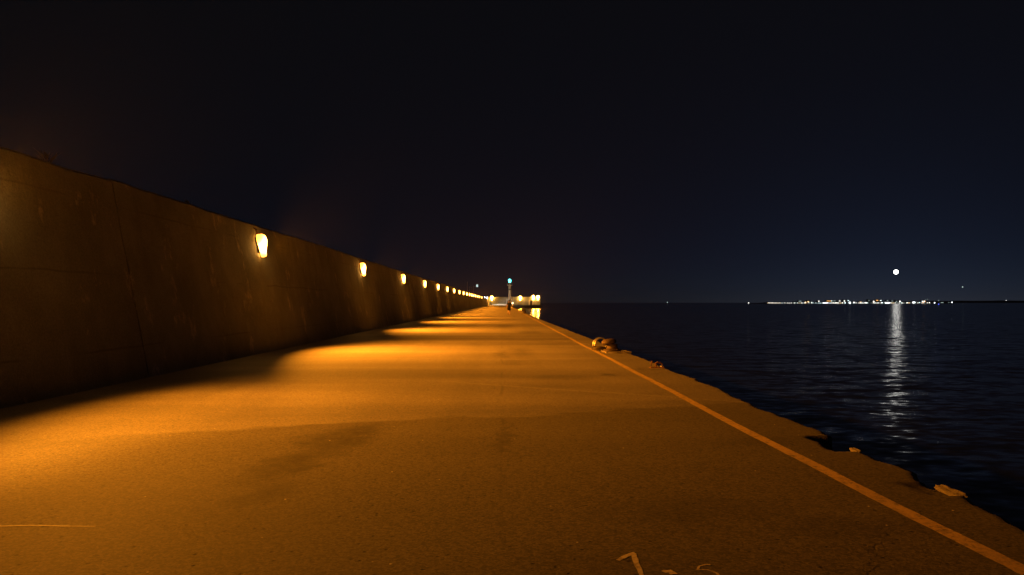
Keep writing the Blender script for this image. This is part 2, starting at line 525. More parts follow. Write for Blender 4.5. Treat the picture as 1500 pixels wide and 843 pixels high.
# ------------------------------------------------------------------ sea wall
def wall_x(z): return -7.05 - .2 * z
def build_wall(name, y0, y1, xb0, xb1, top, joints, parent=None, tw=.9, mat='concrete'):
    bm = bmesh.new()
    yy = []
    y = y0
    while y < y1:
        yy.append((y, 0))
        y += .22 if -2 < y < 45 else .6 if y < 90 else 2.5
    yy.append((y1, 0))
    for j in joints:
        if y0 < j < y1:
            yy = [(a, b) for a, b in yy if abs(a - j) > .05]
            yy += [(j - .028, 0), (j - .02, 1), (j + .02, 1), (j + .028, 0)]
    yy.sort()
    rows = []
    NZ = 20
    for y, g in yy:
        k = (y - y0) / (y1 - y0)
        xb = xb0 + (xb1 - xb0) * k
        pi = sum(1 for j in joints if j < y)
        off = .007 * math.sin(pi * 12.9)
        tz = top + .03 * math.sin(pi * 7.3) + .035 * fbm(y * .8, 3.3, 0, 5)
        row = []
        for i in range(NZ + 1):
            z = -.35 + (tz + .35) * i / NZ
            x = xb - .2 * z + off + .012 * fbm(y * .5, z * .8, 5, 4) - .05 * g
            row.append(bm.verts.new((x, y, z)))
        xt = row[-1].co.x
        row.append(bm.verts.new((xt - .06, y, tz + .05)))
        row.append(bm.verts.new((xt - tw, y, tz + .05 + .02 * fbm(y, 9, 0, 3))))
        row.append(bm.verts.new((xt - tw - .6, y, -3.5)))
        rows.append(row)
    for a, b in zip(rows, rows[1:]):
        for i in range(len(a) - 1):
            bm.faces.new((a[i], a[i + 1], b[i + 1], b[i]))
    bm.faces.new(rows[0])
    bm.faces.new(rows[-1][::-1])
    return obj(name, bm, M[mat], parent)
joints = [14.9 + 12.1 * k for k in range(-6, 24)]
w = build_wall('sea_wall', -60, 275, -7.05, -7.05, 3.9, joints)
tag(w, 'long sloping grey concrete sea wall carrying the row of orange lamps', 'wall')
w = build_wall('sea_wall', 275.05, 361.9, -7.0, -6.2, 3.2, [275 + 14.0 * k for k in range(1, 6)], None, .9, 'quay')
tag(w, 'lower dark unlit stretch of wall at the far end of the lamp row', 'wall')

# weeds on the wall top
def weed(px, py, D, label, n, h):
    p = at(px, py, D)
    t = thing('weed_tuft', label, 'plant', (-8.0, D, 3.92))
    bm = bmesh.new()
    for k in range(n):
        a = random.uniform(0, 2 * PI)
        l = h * random.uniform(.5, 1)
        r0 = Vector((random.uniform(-.05, .05), random.uniform(-.08, .08), 0))
        d = Vector((math.cos(a) * .5, math.sin(a) * .5, 1)).normalized()
        pts = [r0, r0 + d * l * .5, r0 + d * l + Vector((math.cos(a), math.sin(a), -.3)) * l * .25]
        tube(bm, pts, [.006, .005, .001], 4)
        if k % 2 == 0:
            q = pts[1]
            s = Vector((-math.sin(a), math.cos(a), .2)) * .03
            bm.faces.new([bm.verts.new(q), bm.verts.new(q + d * .05 + s), bm.verts.new(q + d * .13), bm.verts.new(q + d * .05 - s)])
    obj('stems', bm, M['weed'], t)
weed(85, 240, 13.1, 'spiky dry weed tuft on top of the wall before the nearest lamp', 16, .34)
weed(283, 298, 18.9, 'small low weed tuft on top of the wall just before the lamp glow', 10, .2)

# ------------------------------------------------------------------ wall lamps
def lamp_parts(root, glass, sx=1.0):
    """local frame: +X away from the wall, Z up the wall face; origin on the wall face"""
    bm = bmesh.new()      # back box, tapering to the bottom
    pr = [(-.13, .27), (.13, .27), (.15, .1), (.1, -.25), (-.1, -.25), (-.15, .1)]
    a = [bm.verts.new((0, y * sx, z * sx)) for y, z in pr]
    b = [bm.verts.new((.062 * sx, y * sx, z * sx)) for y, z in pr]
    for i in range(6):
        bm.faces.new((a[i], a[(i + 1) % 6], b[(i + 1) % 6], b[i]))
    bm.faces.new(a[::-1]); bm.faces.new(b)
    bmesh.ops.bevel(bm, geom=bm.edges[:], offset=.012, segments=2, affect='EDGES')
    obj('housing', bm, M['housing'], root)
    bm = bmesh.new()      # bowl-shaped glass, broad at the top; blunt foot shaped as the glow reflected below
    prof = [(-.39, .075, .13), (-.36, .09, .155), (-.2, .105, .175), (-.06, .15, .215), (.08, .2, .25), (.2, .21, .25), (.29, .18, .215), (.335, .13, .15)]
    rings = []
    for z, w_, p_ in prof:
        rings.append([bm.verts.new(((.066 + p_ * math.sin(PI * i / 14)) * sx, w_ * math.cos(PI * i / 14) * sx, z * sx)) for i in range(15)])
    for a_, b_ in zip(rings, rings[1:]):
        for i in range(14):
            bm.faces.new((a_[i], a_[i + 1], b_[i + 1], b_[i]))
        bm.faces.new((a_[14], a_[0], b_[0], b_[14]))
    bm.faces.new(rings[0][::-1])
    bm.faces.new(rings[-1])
    obj('glass', bm, glass, root, True)
    bm = bmesh.new()      # rim round the glass
    side = [(w_ + .012, z) for z, w_, p_ in prof]
    pts = [(.066 * sx, y * sx, z * sx) for y, z in side] + [(.066 * sx, -y * sx, z * sx) for y, z in side[::-1]]
    tube(bm, pts, .011 * sx, 6, True)
    obj('rim', bm, M['housing'], root)
    bm = bmesh.new()      # bracket up to the wall top
    tube(bm, [(.05, .05 * sx, .36 * sx), (.05, .05 * sx, .52 * sx), (-.03, .05 * sx, .6 * sx)], .014 * sx, 6)
    tube(bm, [(.05, -.05 * sx, .36 * sx), (.05, -.05 * sx, .52 * sx), (-.03, -.05 * sx, .6 * sx)], .014 * sx, 6)
    obj('bracket', bm, M['rust'], root)
spot_d = bpy.data.lights.new('flood', 'SPOT')
spot_d.energy = 29500
spot_d.color = SOD
spot_d.spot_size = R(150)
spot_d.spot_blend = 1.0
spot_d.shadow_soft_size = .12
spot_d.use_shadow = True
spot_old = spot_d.copy()     # the lamp just outside the frame is weaker
spot_old.energy = 10500
def add_flood(name, loc, direction, data):
    o = bpy.data.objects.new(name, data)
    COL.objects.link(o)
    o.location = loc
    o.rotation_euler = Vector(direction).to_track_quat('-Z', 'Y').to_euler()
    return o
LY = [22.9, 39.5, 55.6, 70.9, 85.7, 100.2, 114.4, 128.6, 142.6, 156, 169, 182, 193.5, 208, 226, 243, 271.5]
LY = [10.6] + [v * 1.02 for v in LY]
LH = 3.28
G_LAMP = 'sodium lamps along the sea wall'
L1 = None
for i, ly in enumerate(LY):
    loc = (wall_x(LH) + .02, ly, LH)
    ref = ly / 1.02
    lab = ('orange wall lamp among the distant small ones in the row on the sea wall')
    if abs(ref - 22.9) < .1: lab = 'nearest and largest glowing orange lamp on the sea wall'
    elif abs(ref - 39.5) < .1: lab = 'second orange wall lamp, with its bracket showing above the glow'
    elif abs(ref - 55.6) < .1: lab = 'third orange wall lamp counted from the nearest large one'
    elif abs(ref - 70.9) < .1: lab = 'fourth orange wall lamp counted from the nearest large one'
    elif ly > 270: lab = 'last orange wall lamp at the far end of the sea wall row'
    elif ly < 15:  # just outside the frame, its pool of light is in it
         lab = 'orange wall lamp on the sea wall outside the picture'
    if L1 is None:
        L1 = thing('wall_lamp', lab, 'lamp', loc, 0, G_LAMP)
        lamp_parts(L1, M['sodium'], .98)
        L1.rotation_euler = (0, -math.atan(.2), 0)
        r = L1
    else:
        r = dup(L1, loc, 0, lab)
        r.rotation_euler = (0, -math.atan(.2), 0)
    add_flood('flood_light', (loc[0] + .42, ly, LH), (math.cos(R(1)), 0, -math.sin(R(1))), spot_old if ly < 15 else spot_d)

# ------------------------------------------------------------------ harbour arm at the end
bm = bmesh.new()
box(bm, -9.5, 18.9, 352.02, 368, -4, -.002)
box(bm, 3.5, 18.95, 351.9, 352.3, -.35, .06)
struct('harbour_arm', bm, M['quay'])
ew = thing('end_wall', 'orange lit concrete wall closing the far end of the pier behind the beacon', 'wall', (0, 362, 0))
bm = bmesh.new()
for k, (a, b) in enumerate(((-6.6, -1.0), (-.98, 4.6), (4.62, 10.2), (10.22, 13.7), (15.02, 18.8))):
    box(bm, a, b, 0 + .03 * (k % 2), 1.2, 0, 4.15 + .09 * math.sin(k * 4.1), .04)
box(bm, 13.72, 15.0, .06, 1.2, 2.2, 4.1, .02)
obj('wall', bm, M['pale_concrete'], ew)
bm = bmesh.new()
box(bm, 13.75, 14.97, .5, .6, 0, 2.18)
obj('door', bm, M['dark'], ew)
for x in (13.45, 15.1):
    bm = bmesh.new()
    box(bm, x - .25, x + .25, -.4, -.04, 0, 2.5, .03)
    obj('door_post', bm, M['white'], ew)
bb = thing('low_barrier', 'low white painted barrier lying across the pier end left of the beacon', 'barrier', (0, 352.8, 0))
bm = bmesh.new()
for k in range(5):
    a = -5.4 + k * 1.48
    vs = box(bm, a, a + 1.45, -.25, .25, 0, .72, .03)
obj('blocks', bm, M['white'], bb)
# end floodlights
spot_e = spot_d.copy()
spot_e.energy = 6000
spot_e.spot_size = R(150)
for (px, py, lab) in ((720.5, 437, 'orange floodlight on the end wall left of the beacon tower'), (762, 437, 'orange floodlight on the end wall just right of the beacon tower'),
                      (781.2, 436.3, 'left one of the two paired floodlights at the right end of the end wall'), (788, 436.3, 'outermost floodlight at the right tip of the end wall')):
    p = at(px, py, 361.9)
    r = thing('floodlight', lab, 'floodlight', (p.x, p.y + .05, p.z), -PI / 2, 'floodlights on the end wall')
    lamp_parts(r, M['sodium_far'], 2.6)  # oversized glass stands in for the bloom round the lamp
    add_flood('flood_light', (p.x, p.y - 1.2, p.z), (0, -math.cos(R(25)), -math.sin(R(25))), spot_e)

# ------------------------------------------------------------------ beacon tower
bx, by = at(746.6, 443, 350).x, 350.0
bt = thing('harbour_beacon', 'slender white harbour beacon tower with a teal light on top', 'beacon', (bx, by, 0))
bm = bmesh.new()
lathe(bm, [(.62, 0), (.6, 3.2), (.52, 8.9), (.62, 9.2), (.62, 9.35)], 24)
obj('tower', bm, M['white'], bt, False)
bm = bmesh.new()
lathe(bm, [(.60, 7.2), (.61, 7.2), (.60, 7.9), (.55, 7.9)], 24)
obj('band', bm, M['grey'], bt)
bm = bmesh.new()
lathe(bm, [(.7, 9.36), (1.3, 9.5), (1.3, 9.66), (.3, 9.66)], 24)
gal = obj('gallery', bm, M['white'], bt)
bm = bmesh.new()
for k in range(14):
    a = 2 * PI * k / 14
    tube(bm, [(1.22 * math.cos(a), 1.22 * math.sin(a), 9.66), (1.22 * math.cos(a), 1.22 * math.sin(a), 10.5)], .02, 5)
for z in (10.1, 10.5):
    tube(bm, [(1.22 * math.cos(2 * PI * k / 28), 1.22 * math.sin(2 * PI * k / 28), z) for k in range(28)], .02, 5, True)
obj('railing', bm, M['grey'], gal)
bm = bmesh.new()
lathe(bm, [(.35, 9.66), (.35, 10.6), (.55, 10.75), (.55, 10.85)], 20)
obj('lantern_pedestal', bm, M['white'], bt)
bm = bmesh.new()
lathe(bm, [(.42, 10.86), (.55, 11.1), (.62, 11.4), (.62, 11.9), (.52, 12.2), (.35, 12.4)], 24)
obj('lantern', bm, M['teal'], bt, True)
bm = bmesh.new()
lathe(bm, [(.45, 12.41), (.4, 12.52), (.05, 12.8)], 20)
obj('lantern_roof', bm, M['grey'], bt)
bm = bmesh.new()
box(bm, -1.75, .1, -1.7, -.3, 0, 3.15, .05)
hut = obj('base_hut', bm, M['white'], bt)
bm = bmesh.new()
box(bm, -1.2, -.5, -1.74, -1.71, .1, 2.1)
obj('door', bm, M['grey'], hut)
bm = bmesh.new()
for s in (.75, 1.15):
    tube(bm, [(s, -.2, 0), (s, -.2, 9.3)], .03, 6)
for k in range(30):
    tube(bm, [(.75, -.2, .3 + k * .3), (1.15, -.2, .3 + k * .3)], .02, 5)
obj('ladder', bm, M['dark'], bt)

# ------------------------------------------------------------------ bollards, rails, bits on the quay edge
def make_bollard(loc, rotz, label, group):
    t = thing('bollard', label, 'bollard', loc, rotz, group)
    bm = bmesh.new()
    lathe(bm, [(.27, 0), (.27, .035), (.2, .05), (.155, .1), (.15, .17), (.17, .2)], 28)
    for k in range(6):
        a = 2 * PI * k / 6
        lathe(bm, [(.02, .03), (.02, .055), (.012, .06)], 8, Matrix.Translation((.225 * math.cos(a), .225 * math.sin(a), 0)))
    obj('shaft', bm, M['iron'], t, True)
    bm = bmesh.new()
    lathe(bm, [(.12, .19), (.2, .215), (.225, .255), (.21, .31), (.15, .345), (.06, .36)], 28, Matrix.Translation((-.07, 0, .0)) @ Matrix.Rotation(R(-7), 4, 'Y'))
    obj('head', bm, M['iron'], t, True)
    return t
G_B = 'mooring bollards along the quay edge'
pb = ground(896.5, 517)
b0 = make_bollard((pb.x + .03, pb.y + .15, .045), 0, 'nearest rusty mushroom bollard beside the steel hoop on the quay edge', G_B)
bm = bmesh.new()
pts = []
c = Vector((pb.x, pb.y + .1, 0))
n = 30
out = [(-.22, -.42), (.1, -.5), (.5, -.5), (.56, -.2), (.46, .45), (-.25, .5)]
P = []
for (a, b), (a2, b2) in zip(out, out[1:] + out[:1]):
    for k in range(6):
        P.append((a + (a2 - a) * k / 6, b + (b2 - b) * k / 6))
P = [(x + .03 * fbm(x * 4, y * 4, 1, 3), y + .03 * fbm(x * 4, y * 4, 6, 3)) for x, y in P]
lo = [bm.verts.new((c.x + x, c.y + y, -.04)) for x, y in P]
hi = [bm.verts.new((c.x + x * .985, c.y + y * .985, .042 + .008 * fbm(x * 3, y * 3, 3, 3))) for x, y in P]
for i in range(len(P)):
    j = (i + 1) % len(P)
    bm.faces.new((lo[i], lo[j], hi[j], hi[i]))
bm.faces.new(hi)
bm.faces.new(lo[::-1])
o = obj('bollard_pad', bm, M['chunk'])
tag(o, 'pale thin concrete pad under the nearest bollard with a worn edge', 'pad')
for (px, py, lab) in ((773, 459.5, 'small dark bollard on the far quay edge beside the bright water reflection'), (751, 451.3, 'tiny far bollard on the quay edge beside the small lit lantern')):
    p = ground(px, py)
    b = dup(b0, (edge_x(p.y) - .32, p.y, .004), 0, lab, G_B)
    b.scale = (1.3, 1.3, 1.6)

pr_ = ground(876, 511)
gr = thing('grab_rail', 'pair of arched steel hoops standing behind the nearest bollard', 'rail', (pr_.x + .12, pr_.y + .1, .01), R(12))
for dy in (0, .16):
    bm = bmesh.new()
    pts = [(-.225, dy, -.02), (-.225, dy, .1)]
    for k in range(1, 18):
        a = PI - PI * k / 18
        pts.append((.225 * math.cos(a), dy, .1 + .225 * math.sin(a)))
    pts += [(.225, dy, .1), (.225, dy, -.02)]
    tube(bm, pts, .021, 8)
    obj('hoop', bm, M['steel'], gr, True)
pc = ground(879, 514)
bm = bmesh.new()
pts = []
for k in range(150):
    a = k * .30
    r = .10 + .09 * (.5 + .5 * math.sin(k * .113)) 
    pts.append((pc.x + r * 1.2 * math.cos(a) + .02 * math.sin(k * 1.7), pc.y + .1 + r * 1.2 * math.sin(a), .03 + .0006 * k + .012 * math.sin(k * .9)))
tube(bm, pts, .017, 6)
o = obj('rope_coil', bm, M['rope'], None, True)
tag(o, 'dark heap of coiled rope on the quay at the foot of the hoops', 'rope')

pk = ground(962, 539)
t = thing('mooring_bracket', 'low rusty broken iron bracket on the quay edge nearer than the bollard', 'bracket', (pk.x, pk.y, .0))
bm = bmesh.new()
box(bm, -.16, .16, -.08, .08, -.01, .018, .006)
obj('base_plate', bm, M['rust'], t)
bm = bmesh.new()
tube(bm, [(-.12, 0, .01), (-.125, 0, .1), (-.1, .01, .15)], .016, 7)
obj('broken_stud', bm, M['rust'], t)
bm = bmesh.new()
tube(bm, [(-.02, 0, .01), (-.02, 0, .1), (.02, 0, .125), (.09, .01, .11), (.14, .01, .07)], [.028, .026, .02, .018, .015], 8)
obj('bent_arm', bm, M['rust'], t)

def chunk(name, loc, size, label, cat, tilt=(0, 0, 0), seed=0, mat='chunk'):
    bm = bmesh.new()
    bmesh.ops.create_icosphere(bm, subdivisions=4, radius=.5)
    for v in bm.verts:
        q = v.co.copy()
        m_ = max(abs(q.x), abs(q.y), abs(q.z))
        q = q * (.5 / m_) * .55 + q * .45
        q *= 1 + .28 * fbm(q.x * 3 + seed, q.y * 3, q.z * 3, 4)
        v.co = Vector((q.x * size[0], q.y * size[1], q.z * size[2]))
    o = obj(name, bm, M[mat])
    o.location = loc
    o.rotation_euler = tilt
    return tag(o, label, cat)
p = ground(970, 538.3)
chunk('stone', (p.x, p.y, .012), (.07, .06, .045), 'tiny pale stone on the quay edge beside the rusty bracket', 'stone', seed=2, mat='white')
p = ground(1391, 718)
chunk('concrete_flake', (p.x + .0, p.y, -.012), (.085, .28, .03), 'larger broken concrete flake loose on the quay edge, nearest of the two', 'rubble', (R(4), R(-16), R(8)), 5)
p = ground(1250, 657.5)
chunk('concrete_flake', (p.x + .02, p.y, -.02), (.05, .18, .035), 'smaller concrete flake at the broken notch in the quay edge', 'rubble', (0, R(-12), R(4)), 9)

p = ground(764, 455.6)
chunk('stone', (edge_x(p.y) - .15, p.y, .12), (.5, .5, .3), 'pale stone far along the quay edge past the walking person', 'stone', seed=11, mat='white')

# small lantern on a post far along the edge
D = 205
p = at(753.7, 444.3, D)
t = thing('lantern_post', 'short white post with a small round lit lantern on the far quay edge', 'lantern', (edge_x(D) - .3, D, 0))
bm = bmesh.new()
lathe(bm, [(.36, 0), (.3, .12), (.12, .3), (.09, 1.0), (.14, 1.04)], 14)
obj('post', bm, M['white'], t)
bm = bmesh.new()
lathe(bm, [(.1, 1.045), (.2, 1.12), (.24, 1.25), (.2, 1.4), (.08, 1.46)], 14)
obj('lantern_glass', bm, M['warmdot'], t, True)
bm = bmesh.new()
lathe(bm, [(.2, 1.465), (.15, 1.52), (.02, 1.56)], 14)
obj('cap', bm, M['grey'], t)

# ------------------------------------------------------------------ unlit posts beyond the wall, one with a self-glowing head
def post(px, ytop, D, label, arm, pale):
    p = at(px, 440, D)
    top = at(px, ytop, D).z
    t = thing('lamp_post', label, 'lamp post', (p.x, D, -2.5))
    H = top + 2.5
    bm = bmesh.new()
    lathe(bm, [(.16, 0), (.14, 1), (.07, H)], 10)
    obj('pole', bm, M['steel'], t)
    if arm:
        bm = bmesh.new()
        tube(bm, [(0, 0, H - .1), (arm * .5, 0, H - .35), (arm, 0, H - .3)], .05, 6)
        obj('arm', bm, M['steel'], t)
        bm = bmesh.new()
        box(bm, min(arm, arm * 1.6), max(arm, arm * 1.6), -.25, .25, H - .45, H - .2 + pale, .05)
        obj('lamp_head', bm, M['lit_dim' if pale else 'grey'], t)  # pale head glows by itself to imitate light falling on it
    return t
post(684.6, 413, 300, 'tallest thin bare pole rising behind the far sea wall', 0, 0)
post(687.6, 420, 310, 'thin short unlit pole behind the far sea wall beside the tallest', .6, 0)
post(693.6, 419, 290, 'thin lamp post behind the wall, its pale head self-glowing to look lit', 1.1, .7)

# building with bluish white lights beyond the end of the wall
def house(x0, x1, Y, z0, h, roof, wins, label, group, cat='building', name='building', depth=8, wall='housewall'):
    cx = (x0 + x1) / 2
    t = thing(name, label, cat, (cx, Y, z0), 0, group)
    w = (x1 - x0) / 2
    bm = bmesh.new()
    box(bm, -w, w, 0, depth, 0, h)
    obj('wall', bm, M[wall], t)
    bm = bmesh.new()
    if roof == 'flat':
        box(bm, -w - .2, w + .2, -.2, depth + .2, h + .003, h + .35)
    else:
        e = .3
        v = [bm.verts.new(q) for q in ((-w - e, -e, h + .003), (w + e, -e, h + .003), (w + e, depth + e, h + .003), (-w - e, depth + e, h + .003), (-w - e, depth / 2, h + 1.6), (w + e, depth / 2, h + 1.6))]
        for f in ((0, 1, 5, 4), (2, 3, 4, 5), (1, 2, 5), (3, 0, 4), (3, 2, 1, 0)):
            bm.faces.new([v[i] for i in f])
    obj('roof', bm, M['houseroof'], t)
    for (a, b, c_, d, mat, nm) in wins:
        bm = bmesh.new()
        box(bm, a - cx, b - cx, -.12, -.01, c_ - z0, d - z0)
        obj(nm, bm, M[mat], t)
    return t
spot_w = spot_d.copy()
spot_w.energy = 9000
spot_w.color = (1.0, .78, .5)
spot_w.spot_size = R(30)
for (px, Yw, lab) in ((709.5, 322, 'bluish white floodlight standing on the low wall end, the nearer of two'), (713.2, 338, 'bluish white floodlight standing on the low wall end next to the end wall')):
    p = at(px, 436.6, Yw)
    r = thing('floodlight', lab, 'floodlight', (p.x, Yw, p.z), R(50), 'white floodlights on the wall end')
    lamp_parts(r, M['lit_flood'], 1.3)
    bm = bmesh.new()
    tube(bm, [(-.05, 0, -.2), (-.12, 0, -.3), (-.12, 0, 3.28 - p.z)], .05, 8)
    obj('post', bm, M['steel'], r)
    tg = (Vector((3.4, 349.5, 4.6)) if Yw < 330 else Vector((-1.2, 352.6, .5))) - p
    add_flood('flood_light', p + tg.normalized() * .7, tg, spot_w)

# ------------------------------------------------------------------ far shore with the town
D = 1500.0
bm = bmesh.new()
xs = [at(px, 443, D).x for px in range(1116, 1420, 6)]
rows = []
for i, x in enumerate(xs):
    k = min(1, i / 4, (len(xs) - 1 - i) / 4)
    rows.append([bm.verts.new((x, D - 6 + 3 * fbm(x * .05, 1, 0, 3), WZ - 1)), bm.verts.new((x, D - 3, WZ + .5 * k)), bm.verts.new((x, D + 8, WZ + .9 * k)),
                 bm.verts.new((x, D + 60, WZ + (3 + 2.0 * fbm(x * .02, 4, 0, 3)) * k)), bm.verts.new((x, D + 200, WZ - 1))])
for a, b in zip(rows, rows[1:]):
    for i in range(4):
        bm.faces.new((a[i], a[i + 1], b[i + 1], b[i]))
struct('far_shore', bm, M['shore'], True)
bm = bmesh.new()
rows = []
D2 = 3300.0
for i in range(60):
    px = 1330 + i * 7
    x = at(px, 443, D2).x
    k = min(1, i / 14) * (.8 + .25 * fbm(i * .15, 2, 0, 3))
    rows.append([bm.verts.new((x, D2, WZ - 1)), bm.verts.new((x, D2 + 60, WZ + 9 * k)), bm.verts.new((x, D2 + 300, WZ + 13 * k)), bm.verts.new((x, D2 + 700, WZ - 1))])
for a, b in zip(rows, rows[1:]):
    for i in range(3):
        bm.faces.new((a[i], a[i + 1], b[i + 1], b[i]))
struct('hills', bm, M['shore'], True)

G_CITY = {'lit_cool': ('cool white lit waterfront building in the far town across the water', 'cool white buildings of the far town'),
          'lit_white': ('white lit waterfront building in the far town across the water', 'white lit buildings of the far town'),
          'lit_warm': ('warm yellow lit building in the far town across the water', 'warm lit buildings of the far town'),
          'lit_amber': ('amber lit building in the far town across the water', 'amber lit buildings of the far town'),
          'lit_dim': ('dimly lit small building in the far town across the water', 'dim buildings of the far town'),
          'lit_bright': ('brilliant white lit building in the far town across the water', 'brightest buildings of the far town')}
TOWN = [  # x0, x1, y0, y1 (photo pixels of the lit front), colour
    (1152.5, 1157, 444.2, 444.9, 'lit_dim'), (1163, 1166, 443.6, 445, 'lit_dim'), (1168.5, 1177, 444.5, 445.3, 'lit_warm'), (1170, 1174, 441.2, 442, 'lit_dim'),
    (1179, 1181, 442.5, 444.5, 'lit_warm'), (1183, 1186, 441.5, 443.8, 'lit_warm'), (1188, 1190, 442.5, 443.6, 'lit_dim'), (1194, 1201, 444.2, 444.9, 'lit_dim'),
    (1198.5, 1200.5, 441.2, 441.9, 'lit_dim'), (1201, 1203, 444.2, 445.2, 'lit_cool'), (1205, 1213.5, 443.6, 445.4, 'lit_bright'), (1211, 1219, 440.8, 441.6, 'lit_amber'),
    (1215, 1217, 444, 445, 'lit_cool'), (1219.5, 1226, 443.8, 445.2, 'lit_white'), (1221, 1224, 440.8, 441.4, 'lit_dim'), (1228, 1231, 441, 441.6, 'lit_dim'),
    (1230, 1235, 443.8, 444.9, 'lit_warm'), (1236, 1238, 440.8, 441.7, 'lit_dim'), (1237, 1239, 443.6, 444.7, 'lit_cool'), (1241.5, 1243.5, 440.3, 441, 'lit_cool'), (1250, 1252, 442.8, 444, 'lit_cool'),
    (1258, 1265, 444, 445, 'lit_white'), (1259.5, 1262, 442.3, 443.2, 'lit_warm'), (1266, 1271, 443.4, 444.6, 'lit_white'), (1272, 1274, 440.4, 441, 'lit_dim'),
    (1278.5, 1288, 444, 445.2, 'lit_white'), (1279, 1287.5, 441.3, 443.0, 'lit_warm'), (1283.5, 1286.5, 439.8, 440.8, 'lit_amber'), (1289, 1291.5, 440.2, 440.8, 'lit_dim'),
    (1290.5, 1296, 443.4, 445.2, 'lit_white'), (1296.5, 1304, 443.2, 445.4, 'lit_bright'), (1299, 1301, 440.3, 440.9, 'lit_dim'), (1304.5, 1310, 443.8, 444.8, 'lit_warm'), (1306, 1308, 441, 441.7, 'lit_dim'),
    (1312.5, 1314, 441.5, 442.5, 'lit_dim'), (1317.5, 1319.3, 441.2, 442.6, 'lit_cool'), (1320, 1323, 444.2, 445.6, 'lit_bright'), (1325.3, 1327.8, 442.3, 445.5, 'lit_bright'),
    (1328.3, 1334.5, 443.6, 444.7, 'lit_warm'), (1336.5, 1341.5, 442.6, 444.2, 'lit_bright'), (1345, 1348, 443.2, 443.9, 'lit_dim'), (1350.5, 1356, 441.2, 442.4, 'lit_amber'), (1351.3, 1353.5, 443.0, 444.1, 'lit_amber'),
    (1378, 1382, 443.3, 443.9, 'lit_dim'),
]
for i, (a, b, ya, yb, mt) in enumerate(TOWN):
    row = 1 if ya < 442.4 else 0
    Y = D + (46 if row else 10) + (i % 3) * 3
    A, B = at(a, yb, Y), at(b, ya, Y)
    z0 = WZ + (2.2 if row else .6)
    lo_z, hi_z = max(A.z, z0 + .3), max(B.z, z0 + .9)
    wins = []
    n = max(1, min(6, round((B.x - A.x) / 2.0)))
    wd = (B.x - A.x) / n
    for k in range(n):
        mm = mt if random.random() < .75 else random.choice(['lit_white', 'lit_white', 'lit_dim', 'lit_cool'])
        wins.append((A.x + wd * (k + .06), A.x + wd * (k + .9), lo_z + random.uniform(0, .15), hi_z - random.uniform(0, .2), mm, 'window'))
    lab, grp = G_CITY[mt]
    house(A.x - .8 - random.random(), B.x + .8 + random.random(), Y, z0 - .5, hi_z - z0 + 1.2, random.choice(['flat', 'gable', 'flat']), wins, lab, grp)

# waterfront street lamps
def lamp(px, py, mat, label, group, proto={}):
    Y = D - 1 + random.random() * 4
    p = at(px, py, Y)
    H = max(1.2, p.z - WZ - .3)
    if mat not in proto:
        t = thing('street_lamp', label, 'street lamp', (0, 0, 0), 0, group)
        bm = bmesh.new()
        lathe(bm, [(.12, 0), (.08, .92), (.08, .95)], 8)
        obj('pole', bm, M['grey'], t)
        bm = bmesh.new()
        bmesh.ops.create_icosphere(bm, subdivisions=2, radius=1)
        o = obj('lamp_globe', bm, M[mat], t, True)
        proto[mat] = t
    else:
        t = dup(proto[mat], (0, 0, 0), 0, label, group)
    t.location = (p.x, Y, WZ + .3)
    for ch in t.children:
        if ch.name.startswith('pole'): ch.scale = (1, 1, H)
        else:
            ch.location = (0, 0, H); r = .55; ch.scale = (r, r, r * .8)
    return t
for k in range(13):
    lamp(1124.5 + k * 1.55, 444.55, 'lit_white' if k % 3 else 'lit_warm', 'small street lamp in the close row at the left tip of the far town', 'street lamps at the tip of the far shore')
for (px, py, mt) in ((1145.5, 444.5, 'lit_cool'), (1149.7, 444.5, 'lit_white'), (1159, 444.7, 'lit_white'), (1192, 444.6, 'lit_dim'), (1227.5, 444.5, 'lit_white'), (1254.5, 444.4, 'lit_dim'),
                     (1276, 444.2, 'lit_dim'), (1315, 444.6, 'lit_dim'), (1344, 444.2, 'lit_dim'), (1357.5, 443.9, 'lit_dim'), (1356, 439.7, 'lit_dim'), (1358.5, 438.7, 'lit_dim'), (1361.5, 443.5, 'lit_white'),
                     (1375, 440.6, 'lit_dim'), (1390, 443.5, 'lit_dim')):
    lamp(px, py, mt, 'single street lamp standing between lit buildings of the far town', 'single street lamps of the far town')
for k in range(52):
    lamp(1150.5 + k * 4.15 + random.uniform(-1.3, 1.3), 444.7 + random.uniform(-.25, .15), random.choice(['lit_white', 'lit_white', 'lit_cool', 'lit_dim']), 'small white street lamp in the long waterfront row of the far town', 'waterfront lamps of the far town')
for (px, py, lab) in ((1369, 443.8, 'bright street lamp near the right end of the far town'), (1394.5, 443.2, 'bright lone street lamp at the right tip of the far town')):
    t = lamp(px, py, 'lit_bright', lab, None)
    for ch in t.children:
        if ch.name.startswith('lamp_globe'): ch.scale = (.95, .95, .95)
t = lamp(1474, 440.3, 'lit_white', 'far lone light on the dark low hill right of the town', None)

